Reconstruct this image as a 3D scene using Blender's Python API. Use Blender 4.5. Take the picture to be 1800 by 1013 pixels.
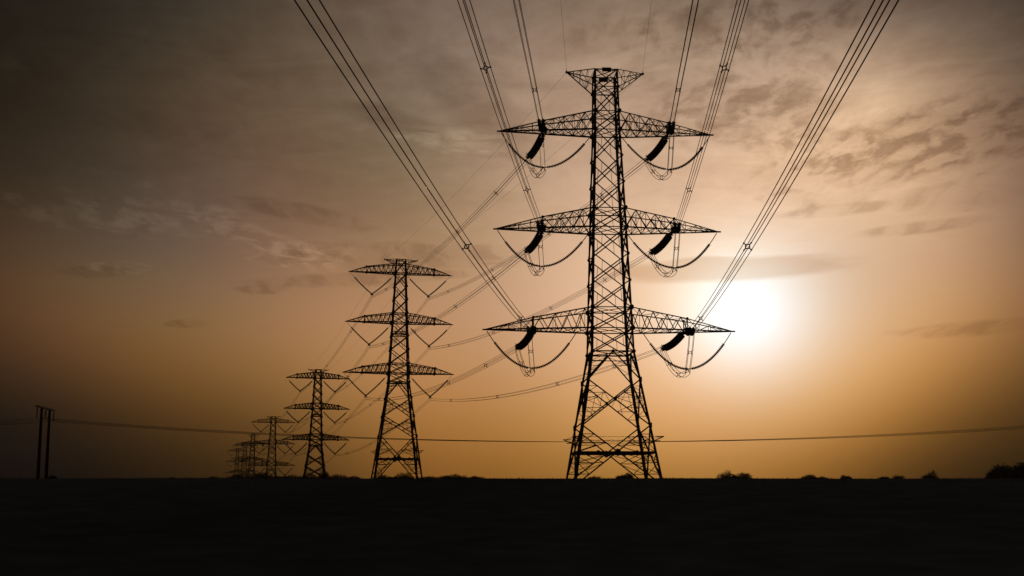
import bpy, math, random
from mathutils import Vector, Matrix, noise

R = math.radians
scene = bpy.context.scene
for o in list(bpy.data.objects):
    bpy.data.objects.remove(o)
col = scene.collection

# ------------------------------------------------------------------ camera
EYE = 1.6
cam_data = bpy.data.cameras.new('camera')
cam_data.lens = 35.0
cam_data.sensor_width = 36.0
cam_data.clip_start = 0.1
cam_data.clip_end = 30000.0
cam = bpy.data.objects.new('camera', cam_data)
col.objects.link(cam)
cam.location = (0, 0, EYE)
cam.rotation_euler = (R(90 + 10.885), 0, 0)
scene.camera = cam

scene.view_settings.view_transform = 'Standard'
scene.view_settings.look = 'None'
scene.view_settings.exposure = 0.0
scene.view_settings.gamma = 1.0

# ------------------------------------------------------------------ world: dusty low-sun sky with thin cloud
SUN_AZ, SUN_EL = R(13.9), R(9.6)
world = bpy.data.worlds.new('World')
scene.world = world
world.use_nodes = True
wt = world.node_tree
wt.nodes.clear()
WN, WL = wt.nodes, wt.links

LOBES = [
    (-0.451,0.795,0.406, 70, 0.437,0.32,0.224),
    (-0.462,0.839,0.287, 70, -1.164,-1.214,-1.679),
    (-0.465,0.869,0.17, 70, 1.926,2.012,2.545),
    (-0.463,0.883,0.071, 70, 4.16,1.67,-1.483),
    (-0.459,0.889,0.001, 70, -6.829,-4.063,-0.449),
    (-0.354,0.833,0.425, 70, -0.394,0.012,0.506),
    (-0.364,0.881,0.302, 70, 1.917,1.468,0.728),
    (-0.367,0.913,0.179, 70, -3.596,-1.905,0.318),
    (-0.365,0.928,0.074, 70, 5.054,3.718,0.564),
    (-0.361,0.932,0.002, 70, -0.384,-0.724,0.222),
    (-0.245,0.864,0.441, 70, 0.321,0.41,0.254),
    (-0.252,0.916,0.314, 70, 0.86,0.438,0.066),
    (-0.254,0.949,0.186, 70, 1.218,0.653,0.838),
    (-0.253,0.964,0.077, 70, 0.627,1.106,1.001),
    (-0.25,0.968,0.002, 70, -2.049,-2.004,-2.397),
    (-0.125,0.884,0.451, 70, 1.929,1.661,1.612),
    (-0.129,0.938,0.321, 70, -1.203,-0.564,-0.195),
    (-0.13,0.973,0.191, 70, 1.657,1.479,0.628),
    (-0.13,0.988,0.079, 70, 0.147,0.366,1.853),
    (-0.128,0.992,0.002, 70, 2.418,1.883,0.505),
    (0,0.891,0.454, 70, 0.153,0.265,0.231),
    (0,0.946,0.324, 70, 1.835,1.601,1.691),
    (0,0.981,0.192, 70, 0.504,0.2,-0.402),
    (0,0.997,0.08, 70, -0.721,-0.407,0.487),
    (0,1,0.002, 70, 0.74,0.28,-1.478),
    (0.125,0.884,0.451, 70, 1.641,1.684,1.597),
    (0.129,0.938,0.321, 70, -0.374,-0.58,-0.792),
    (0.13,0.973,0.191, 70, 2,2.491,2.724),
    (0.13,0.988,0.079, 70, 1.569,1.483,3.01),
    (0.128,0.992,0.002, 70, 0.909,0.957,0.266),
    (0.245,0.864,0.441, 70, 1.107,1.076,1.096),
    (0.252,0.916,0.314, 70, 0.795,1.006,1.284),
    (0.254,0.949,0.186, 70, -0.448,-0.254,-0.754),
    (0.253,0.964,0.077, 70, 1.585,1.362,1.827),
    (0.25,0.968,0.002, 70, 0.288,-0.173,-2.857),
    (0.354,0.833,0.425, 70, -0.78,-0.833,-0.8),
    (0.364,0.881,0.302, 70, 3.772,3.53,3.005),
    (0.367,0.913,0.179, 70, -2.743,-2.407,-2.052),
    (0.365,0.928,0.074, 70, 4.516,4.248,4.686),
    (0.361,0.932,0.002, 70, -0.329,-0.329,-0.524),
    (0.451,0.795,0.406, 70, 0.688,0.882,1.077),
    (0.462,0.839,0.287, 70, 0.251,-0.013,-0.375),
    (0.465,0.869,0.17, 70, -0.002,0.203,1.062),
    (0.463,0.883,0.071, 70, 5.508,4.631,2.657),
    (0.459,0.889,0.001, 70, -6.046,-5.687,-5.668),
    (0.225,0.961,0.163, 260, 0.557,1.174,1.556),
    (0.231,0.959,0.163, 60, 0.501,0.742,0.967),
    (0.299,0.945,0.13, 120, -0.626,-0.523,-0.537),
    (0.158,0.978,0.134, 120, -0.974,-1.34,-2.376),
    (0.233,0.947,0.22, 120, 0.31,-0.391,-0.646),
    (0.232,0.97,0.078, 120, -0.709,-0.536,0.745),
]

SKY_FLOOR = (0.0080, 0.0056, 0.0044)


def nmath(op, a, b=None, c=None, clamp=False):
    n = WN.new('ShaderNodeMath')
    n.operation = op
    n.use_clamp = clamp
    for i, v in enumerate((a, b, c)):
        if v is None:
            continue
        if isinstance(v, (int, float)):
            n.inputs[i].default_value = v
        else:
            WL.new(v, n.inputs[i])
    return n.outputs[0]


def nvec(op, a, b=None, c=None, out=0):
    n = WN.new('ShaderNodeVectorMath')
    n.operation = op
    for i, v in enumerate((a, b, c)):
        if v is None:
            continue
        if isinstance(v, (tuple, list)):
            n.inputs[i].default_value = v
        else:
            WL.new(v, n.inputs[i])
    return n.outputs[out]


def nsmooth(v, lo, hi, to0=0.0, to1=1.0):
    n = WN.new('ShaderNodeMapRange')
    n.interpolation_type = 'SMOOTHSTEP'
    WL.new(v, n.inputs[0])
    for i, k in enumerate((lo, hi, to0, to1)):
        n.inputs[i + 1].default_value = k
    return n.outputs[0]


def nnoise(vec, scale, detail=6, rough=0.55, dist=0.0):
    n = WN.new('ShaderNodeTexNoise')
    WL.new(vec, n.inputs['Vector'])
    n.inputs['Scale'].default_value = scale
    n.inputs['Detail'].default_value = detail
    n.inputs['Roughness'].default_value = rough
    n.inputs['Distortion'].default_value = dist
    return n


tc = WN.new('ShaderNodeTexCoord')
D = nvec('NORMALIZE', tc.outputs['Generated'])
# glow and fall-off of the dusty air, as lobes around fixed compass directions
acc = None
for (dx, dy, dz, k, r, g, b) in LOBES:
    dot = nvec('DOT_PRODUCT', D, (dx, dy, dz), out=1)
    w = nmath('EXPONENT', nmath('MULTIPLY_ADD', dot, float(k), float(-k)))
    cx = WN.new('ShaderNodeCombineXYZ')
    for i in range(3):
        WL.new(w, cx.inputs[i])
    if acc is None:
        acc = nvec('MULTIPLY', cx.outputs[0], (r, g, b))
    else:
        acc = nvec('MULTIPLY_ADD', cx.outputs[0], (r, g, b), acc)
sep = WN.new('ShaderNodeSeparateXYZ')
WL.new(acc, sep.inputs[0])
cmb = WN.new('ShaderNodeCombineXYZ')
for i in range(3):
    WL.new(nmath('MULTIPLY', nmath('EXPONENT', sep.outputs[i]), SKY_FLOOR[i]), cmb.inputs[i])
air = cmb.outputs[0]

# cloud sheet coordinates: where the view ray meets a level sheet overhead
ds = WN.new('ShaderNodeSeparateXYZ')
WL.new(D, ds.inputs[0])
zc = nmath('ADD', nmath('MAXIMUM', ds.outputs[2], 0.0), 0.10)
cp = WN.new('ShaderNodeCombineXYZ')
WL.new(nmath('DIVIDE', ds.outputs[0], zc), cp.inputs[0])
WL.new(nmath('DIVIDE', ds.outputs[1], zc), cp.inputs[1])
P = cp.outputs[0]
warp = nnoise(P, 1.3, 3)
Pw = nvec('MULTIPLY_ADD', warp.outputs['Color'], (0.20, 0.20, 0.0), P)
Ps = nvec('MULTIPLY', Pw, (1.0, 0.55, 1.0))
az = nmath('ARCTAN2', ds.outputs[0], ds.outputs[1])
el = nmath('ARCSINE', ds.outputs[2])
edge = nnoise(Ps, 4.0, 8, 0.62)
fine = nnoise(Ps, 17.0, 9, 0.58, 0.15)
wisp = nnoise(nvec('MULTIPLY', Pw, (1.0, 1.9, 1.0)), 3.2, 8, 0.6, 0.9)
streak_n = nnoise(nvec('MULTIPLY', Pw, (2.2, 0.5, 1.0)), 5.0, 8, 0.62, 0.4)
streak = nsmooth(streak_n.outputs[0], 0.42, 0.6)
low = WN.new('ShaderNodeCombineXYZ')
WL.new(az, low.inputs[0])
WL.new(nmath('MULTIPLY', el, 7.0), low.inputs[1])
ragbar = nnoise(low.outputs[0], 9.0, 9, 0.62, 0.6)
edge_b = nmath('MULTIPLY', nmath('SUBTRACT', ragbar.outputs[0], 0.5), 9.0)
edge_d = nmath('MULTIPLY', nmath('SUBTRACT', edge.outputs[0], 0.5), 7.0)


def patch(a0, e0, wa, we, tilt=0.0, ragged=1.0, hard=0.9, rag=None):
    """soft ragged-edged area of the sky; degrees; returns 0..1"""
    u = nmath('MULTIPLY', nmath('SUBTRACT', az, R(a0)), 1 / R(wa))
    v = nmath('SUBTRACT', el, R(e0))
    v = nmath('MULTIPLY', nmath('SUBTRACT', v, nmath('MULTIPLY', nmath('SUBTRACT', az, R(a0)), math.tan(R(tilt)))), 1 / R(we))
    q = nmath('ADD', nmath('MULTIPLY', u, u), nmath('MULTIPLY', v, v))
    q = nmath('ADD', q, nmath('MULTIPLY', rag or edge_d, ragged))
    return nsmooth(q, 1.0 - hard, 1.0 + hard, 1.0, 0.0)


fac = nmath('SUBTRACT', fine.outputs[0], 0.5)
dk = nsmooth(nmath('ADD', nmath('MULTIPLY', fine.outputs[0], 0.65), nmath('MULTIPLY', edge.outputs[0], 0.35)), 0.43, 0.58)
lt = nsmooth(nmath('ADD', nmath('MULTIPLY', ragbar.outputs[0], 0.5), nmath('MULTIPLY', fine.outputs[0], 0.5)), 0.44, 0.58)


def add_many(lst):
    o = lst[0]
    for q_ in lst[1:]:
        o = nmath('MAXIMUM', o, q_)
    return o


# mottled dark cloud: broad belt to the right, a patch left of the near pylon, thin bars low down
belt = add_many([
    patch(23.0, 17.6, 7.5, 2.3, 4.0, 0.9),
    patch(14.5, 20.8, 6.5, 2.8, -4.0, 0.9),
    patch(12.5, 25.2, 8.0, 2.0, 3.0, 0.9),
])
mid = add_many([
    patch(-2.4, 21.3, 3.6, 1.6, -30.0, 0.8),
    patch(-7.0, 20.2, 2.4, 0.6, -12.0, 0.5),
])
bars = add_many([
    patch(-8.5, 11.3, 6.5, 0.42, 4.5, 0.22, 0.5, rag=edge_b),
    patch(-6.5, 12.6, 6.5, 0.8, 1.0, 0.4, 0.8, rag=edge_b),
    patch(-14.3, 10.5, 1.5, 0.32, 4.0, 0.2, 0.5, rag=edge_b),
    patch(-12.0, 14.8, 3.5, 0.5, -8.0, 0.3, 0.8, rag=edge_b),
    patch(-23.2, 10.9, 1.6, 0.3, 3.0, 0.3, 0.7, rag=edge_b),
    patch(-18.3, 8.4, 1.1, 0.22, 2.0, 0.3, 0.7, rag=edge_b),
    patch(18.5, 14.6, 3.2, 0.35, 1.0, 0.4, 0.7, rag=edge_b),
    patch(25.5, 14.8, 3.5, 0.8, 2.0, 0.5, 0.8, rag=edge_b),
    patch(23.5, 13.3, 3.0, 0.3, 2.0, 0.4, 0.7, rag=edge_b),
    patch(25.5, 7.8, 4.0, 0.35, 2.0, 0.4, 0.9, rag=edge_b),
])
light = add_many([
    patch(-22.5, 14.0, 3.6, 0.8, -3.0, 0.8, 0.9, rag=edge_b),
    patch(-27.0, 14.0, 2.5, 0.5, -14.0, 0.8, 0.9, rag=edge_b),
    patch(-16.5, 14.0, 4.0, 0.8, -16.0, 0.9, 0.9, rag=edge_b),
    patch(-22.0, 11.2, 1.6, 0.35, 3.0, 0.6, 0.8, rag=edge_b),
    patch(-12.3, 12.6, 3.5, 0.8, -6.0, 0.9, 0.9, rag=edge_b),
    patch(-3.5, 19.2, 3.8, 0.7, -4.0, 0.9, 0.9, rag=edge_b),
    patch(-28.5, 21.0, 1.5, 0.5, 0.0, 0.9, 0.9, rag=edge_b),
])
up = nsmooth(el, R(9), R(24))
broad = nmath('MULTIPLY', nmath('SUBTRACT', wisp.outputs[0], 0.5), nmath('MULTIPLY', up, 0.8))
shade = nmath('ADD', broad, 1.0)
shade = nmath('ADD', shade, nmath('MULTIPLY', nmath('MULTIPLY', fac, up), 0.5))
shade = nmath('SUBTRACT', shade, nmath('MULTIPLY', belt, nmath('MULTIPLY_ADD', dk, 0.44, 0.14)))
shade = nmath('SUBTRACT', shade, nmath('MULTIPLY', mid, nmath('MULTIPLY_ADD', dk, 0.18, 0.18)))
bars = nmath('MULTIPLY', bars, nmath('MULTIPLY_ADD', streak, 0.8, 0.35))
shade = nmath('SUBTRACT', shade, nmath('MULTIPLY', bars, 0.24))
shade = nmath('ADD', shade, nmath('MULTIPLY', nmath('MULTIPLY', light, lt), 0.42))
veil = patch(12.8, 11.65, 6.6, 0.66, 0.0, 0.2, 0.6, rag=edge_b)
veil2 = patch(11.0, 11.95, 2.6, 0.5, 1.0, 0.3, 0.6, rag=edge_b)
veil = nmath('MAXIMUM', veil, veil2)
shade = nmath('MAXIMUM', shade, 0.2)


vm = WN.new('ShaderNodeCombineXYZ')
WL.new(nmath('POWER', shade, 0.86), vm.inputs[0])
WL.new(shade, vm.inputs[1])
WL.new(nmath('POWER', shade, 1.1), vm.inputs[2])
sky_col = nvec('MULTIPLY', air, vm.outputs[0])
vc = WN.new('ShaderNodeCombineXYZ')
for i_, k_ in enumerate((-0.19, -0.27, -0.34)):
    WL.new(nmath('MULTIPLY_ADD', veil, k_, 1.0), vc.inputs[i_])
sky_col = nvec('MULTIPLY', sky_col, vc.outputs[0])
nish = WN.new('ShaderNodeTexSky')
nish.sky_type = 'NISHITA'
nish.sun_disc = False
nish.sun_elevation = SUN_EL
nish.sun_rotation = SUN_AZ
nish.dust_density = 6.0
sky_sum = nvec('ADD', sky_col, nvec('MULTIPLY', nish.outputs[0], (0.0006, 0.0006, 0.0006)))
bg = WN.new('ShaderNodeBackground')
WL.new(sky_sum, bg.inputs['Color'])
bg.inputs['Strength'].default_value = 1.0
wo = WN.new('ShaderNodeOutputWorld')
WL.new(bg.outputs[0], wo.inputs['Surface'])

sun_data = bpy.data.lights.new('sun', 'SUN')
sun_data.energy = SUN_ENERGY = 0.25
sun_data.angle = R(3.0)
sun_data.color = (1.0, 0.78, 0.55)
sun = bpy.data.objects.new('sun', sun_data)
col.objects.link(sun)
sdir = Vector((math.sin(SUN_AZ) * math.cos(SUN_EL), math.cos(SUN_AZ) * math.cos(SUN_EL), math.sin(SUN_EL)))
sun.rotation_euler = sdir.to_track_quat('Z', 'Y').to_euler()
sun.location = sdir * 400


# ------------------------------------------------------------------ helpers
def material(name, base, rough=0.8, metal=0.0, var=0.35, scale=3.0, bump=0.0):
    m = bpy.data.materials.new(name)
    m.use_nodes = True
    nt = m.node_tree
    bs = nt.nodes['Principled BSDF']
    tcn = nt.nodes.new('ShaderNodeTexCoord')
    nz = nt.nodes.new('ShaderNodeTexNoise')
    nz.inputs['Scale'].default_value = scale
    nz.inputs['Detail'].default_value = 6
    nt.links.new(tcn.outputs['Object'], nz.inputs['Vector'])
    cr = nt.nodes.new('ShaderNodeValToRGB')
    cr.color_ramp.elements[0].position = 0.3
    cr.color_ramp.elements[1].position = 0.7
    cr.color_ramp.elements[0].color = tuple(c * (1 - var) for c in base) + (1,)
    cr.color_ramp.elements[1].color = tuple(min(1, c * (1 + var)) for c in base) + (1,)
    nt.links.new(nz.outputs[0], cr.inputs[0])
    nt.links.new(cr.outputs[0], bs.inputs['Base Color'])
    bs.inputs['Roughness'].default_value = rough
    bs.inputs['Metallic'].default_value = metal
    bs.inputs['Specular IOR Level'].default_value = 0.25
    if bump:
        bp = nt.nodes.new('ShaderNodeBump')
        bp.inputs['Strength'].default_value = bump
        nt.links.new(nz.outputs[0], bp.inputs['Height'])
        nt.links.new(bp.outputs[0], bs.inputs['Normal'])
    return m


M_STEEL = material('galvanised_steel', (0.13, 0.125, 0.12), 0.65, 0.25, 0.3, 1.5)
M_PLATE = material('sign_plate_paint', (0.10, 0.09, 0.05), 0.6, 0, 0.2, 4)
M_GLASS = material('brown_porcelain', (0.045, 0.022, 0.014), 0.45, 0, 0.2, 6)
M_WIRE = material('weathered_aluminium_strand', (0.12, 0.12, 0.12), 0.6, 0.3, 0.15, 2)
M_WOOD = material('creosoted_wood', (0.05, 0.035, 0.025), 0.9, 0, 0.4, 2, 0.3)
M_BARK = material('bark', (0.05, 0.04, 0.03), 0.95, 0, 0.4, 6, 0.4)
M_LEAF = material('dusty_leaves', (0.022, 0.028, 0.012), 0.8, 0, 0.4, 3)
M_GRASS = material('dry_grass', (0.06, 0.05, 0.028), 0.9, 0, 0.4, 2)
M_SOIL = material('dark_field_soil', (0.115, 0.145, 0.175), 1.0, 0, 0.2, 0.8, 0.25)
M_SOIL.node_tree.nodes['Principled BSDF'].inputs['Specular IOR Level'].default_value = 0.0


class MB:
    def __init__(s):
        s.v, s.f = [], []

    def bar(s, p, q, w, t=None, ref=None):
        """steel angle (L section) from p to q, flange width w"""
        p, q = Vector(p), Vector(q)
        d = (q - p)
        if d.length < 1e-4:
            return
        d.normalize()
        r = Vector(ref) if ref else Vector((0, 0, 1))
        if abs(d.dot(r)) > 0.95:
            r = Vector((0, 1, 0)) if not ref else Vector((1, 0, 0))
        a = d.cross(r).normalized()
        b = a.cross(d).normalized()
        t = t or w * 0.13
        h = w / 2
        prof = [(-h, -h), (h, -h), (h, -h + t), (-h + t, -h + t), (-h + t, h), (-h, h)]
        n0 = len(s.v)
        for c in (p, q):
            for (x, y) in prof:
                s.v.append(tuple(c + a * x + b * y))
        for i in range(6):
            j = (i + 1) % 6
            s.f.append((n0 + i, n0 + j, n0 + 6 + j, n0 + 6 + i))
        s.f.append(tuple(n0 + i for i in reversed(range(6))))
        s.f.append(tuple(n0 + 6 + i for i in range(6)))

    def box(s, c, sx, sy, sz, ax=None):
        c = Vector(c)
        X, Y, Z = ax if ax else (Vector((1, 0, 0)), Vector((0, 1, 0)), Vector((0, 0, 1)))
        n0 = len(s.v)
        for dz in (-1, 1):
            for dx, dy in ((-1, -1), (1, -1), (1, 1), (-1, 1)):
                s.v.append(tuple(c + X * dx * sx / 2 + Y * dy * sy / 2 + Z * dz * sz / 2))
        for f in ((3, 2, 1, 0), (4, 5, 6, 7), (0, 1, 5, 4), (1, 2, 6, 5), (2, 3, 7, 6), (3, 0, 4, 7)):
            s.f.append(tuple(n0 + i for i in f))

    def hexplate(s, c, r, ny, t=0.02):
        """gusset plate: six-sided plate whose normal is the unit vector ny"""
        c = Vector(c)
        ny = Vector(ny).normalized()
        up = Vector((0, 0, 1))
        ux = ny.cross(up).normalized()
        uz = ux.cross(ny)
        n0 = len(s.v)
        for k in (-1, 1):
            for i in range(6):
                a = R(60 * i + 30)
                s.v.append(tuple(c + ny * k * t / 2 + ux * r * math.cos(a) + uz * r * 1.1 * math.sin(a)))
        s.f.append(tuple(n0 + i for i in range(6)))
        s.f.append(tuple(n0 + 6 + i for i in reversed(range(6))))
        for i in range(6):
            j = (i + 1) % 6
            s.f.append((n0 + j, n0 + i, n0 + 6 + i, n0 + 6 + j))

    def tube(s, pts, radii, n=6, caps=True):
        pts = [Vector(p) for p in pts]
        if isinstance(radii, (int, float)):
            radii = [radii] * len(pts)
        n0 = len(s.v)
        prev = None
        for i, p in enumerate(pts):
            d = pts[min(i + 1, len(pts) - 1)] - pts[max(i - 1, 0)]
            if d.length < 1e-9:
                d = Vector((0, 0, 1))
            d.normalize()
            if prev is None:
                r = Vector((0, 0, 1)) if abs(d.z) < 0.9 else Vector((1, 0, 0))
                a = d.cross(r).normalized()
            else:
                a = (prev - d * prev.dot(d)).normalized()
            prev = a
            b = d.cross(a)
            for k in range(n):
                t = 2 * math.pi * k / n
                s.v.append(tuple(p + (a * math.cos(t) + b * math.sin(t)) * radii[i]))
        for i in range(len(pts) - 1):
            for k in range(n):
                k2 = (k + 1) % n
                s.f.append((n0 + i * n + k, n0 + i * n + k2, n0 + (i + 1) * n + k2, n0 + (i + 1) * n + k))
        if caps:
            s.f.append(tuple(n0 + k for k in reversed(range(n))))
            s.f.append(tuple(n0 + (len(pts) - 1) * n + k for k in range(n)))

    def discs(s, pts, pitch, rd, rc, n=10):
        """cap-and-pin insulator string: sheds at even pitch along the polyline"""
        pts = [Vector(p) for p in pts]
        seg = [(pts[i + 1] - pts[i]).length for i in range(len(pts) - 1)]
        L = sum(seg)
        cnt = max(2, int(L / pitch))

        def at(u):
            u = max(0, min(L, u))
            for i, l in enumerate(seg):
                if u <= l or i == len(seg) - 1:
                    return pts[i].lerp(pts[i + 1], min(1, u / l))
                u -= l
        P_, R_ = [at(0)], [rc]
        for k in range(cnt):
            u = (k + 0.5) * L / cnt
            for du, rr in ((-0.38, rc), (-0.2, rd * 0.8), (0.12, rd), (0.2, rc * 1.3)):
                P_.append(at(u + du * L / cnt))
                R_.append(rr)
        P_.append(at(L))
        R_.append(rc)
        s.tube(P_, R_, n)

    def build(s, name, mat, parent=None, smooth=False):
        me = bpy.data.meshes.new(name)
        me.from_pydata(s.v, [], s.f)
        me.materials.append(mat)
        if smooth:
            me.polygons.foreach_set('use_smooth', [True] * len(me.polygons))
        me.update()
        o = bpy.data.objects.new(name, me)
        col.objects.link(o)
        if parent is not None:
            o.parent = parent
        return o


def empty(name, loc, rz=0.0):
    o = bpy.data.objects.new(name, None)
    o.empty_display_size = 0.5
    col.objects.link(o)
    o.location = loc
    o.rotation_euler = (0, 0, rz)
    return o


def tag(o, label=None, cat=None, group=None, kind=None):
    if label:
        o['label'] = label
    if cat:
        o['category'] = cat
    if group:
        o['group'] = group
    if kind:
        o['kind'] = kind
    return o


def copy_tree(o, parent=None):
    c = o.copy()
    col.objects.link(c)
    if parent is not None:
        c.parent = parent
    for ch in list(o.children):
        copy_tree(ch, c)
    return c


# ------------------------------------------------------------------ ground
def smooth(a, b, x):
    t = max(0.0, min(1.0, (x - a) / (b - a)))
    return t * t * (3 - 2 * t)


def ground_z(x, y):
    r = math.hypot(x, y)
    az_ = math.atan2(x, y)
    z = (1.645 + 0.055 * noise.noise(Vector((az_ * 5.0, 2.7, 0.5)))) * smooth(8, 60, r)
    z -= 0.36 * smooth(62, 84, r)
    # ground drops away behind the second pylon
    z -= 8.2 * smooth(236, 330, r) + 6.4 * smooth(350, 500, r)
    if r > 4:
        z += 0.035 * noise.noise(Vector((x * 0.07, y * 0.07, 0))) * smooth(4, 30, r)
        z += 0.012 * noise.noise(Vector((x * 0.6, y * 0.6, 3)))
    return z


def build_ground():
    rs = [0.0]
    r = 1.0
    while r < 40:
        rs.append(r); r *= 1.09
    while r < 90:
        rs.append(r); r += 0.8
    while r < 1350:
        rs.append(r); r *= 1.07
    nt = 720
    v, f = [(0, 0, ground_z(0, 0))], []
    for r in rs[1:]:
        for k in range(nt):
            a = 2 * math.pi * k / nt
            x, y = r * math.sin(a), r * math.cos(a)
            v.append((x, y, ground_z(x, y)))
    for k in range(nt):
        f.append((0, 1 + (k + 1) % nt, 1 + k))
    for i in range(len(rs) - 2):
        for k in range(nt):
            a, b = 1 + i * nt + k, 1 + i * nt + (k + 1) % nt
            f.append((a, b, b + nt, a + nt))
    mb = MB()
    mb.v, mb.f = v, f
    g = mb.build('ground', M_SOIL, None, True)
    tag(g, 'dark flat field rising to the horizon under the pylons', 'ground', kind='structure')
    return g


build_ground()


def build_grass():
    rnd = random.Random(5)
    mb = MB()
    for i in range(9000):
        a = R(rnd.uniform(-32, 32))
        r = rnd.uniform(48, 66)
        if noise.noise(Vector((a * 40, r * 0.3, 0))) < rnd.uniform(-0.5, 0.35):
            continue
        x, y = r * math.sin(a), r * math.cos(a)
        z = ground_z(x, y) - 0.01
        h = rnd.uniform(0.03, 0.10) * (1.0 + 0.7 * max(0, noise.noise(Vector((a * 90, 7, 1)))))
        w = rnd.uniform(0.006, 0.016)
        t = rnd.uniform(0, math.pi)
        dx, dy = math.cos(t) * w, math.sin(t) * w
        lx, ly = rnd.uniform(-0.03, 0.03), rnd.uniform(-0.03, 0.03)
        n0 = len(mb.v)
        mb.v += [(x - dx, y - dy, z), (x + dx, y + dy, z), (x + lx + dx * .5, y + ly + dy * .5, z + h * .6), (x + lx * 2, y + ly * 2, z + h)]
        mb.f += [(n0, n0 + 1, n0 + 2), (n0, n0 + 2, n0 + 3)]
    tag(mb.build('grass', M_GRASS), 'short dry grass stubble along the crest of the field', 'grass', kind='stuff')


build_grass()


# ------------------------------------------------------------------ lattice pylons
def interp(prof, z):
    """piecewise-linear half width of the shaft at height z; prof sorted upwards"""
    for (z0, s0), (z1, s1) in zip(prof, prof[1:]):
        if z <= z1:
            return s0 + (s1 - s0) * (z - z0) / (z1 - z0)
    return prof[-1][1]


FACES = [((-1, -1), (1, -1), (0, -1, 0)), ((1, -1), (1, 1), (1, 0, 0)), ((1, 1), (-1, 1), (0, 1, 0)), ((-1, 1), (-1, -1), (-1, 0, 0))]


def corner(prof, z, c):
    s = interp(prof, z)
    return Vector((c[0] * s, c[1] * s, z))


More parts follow.
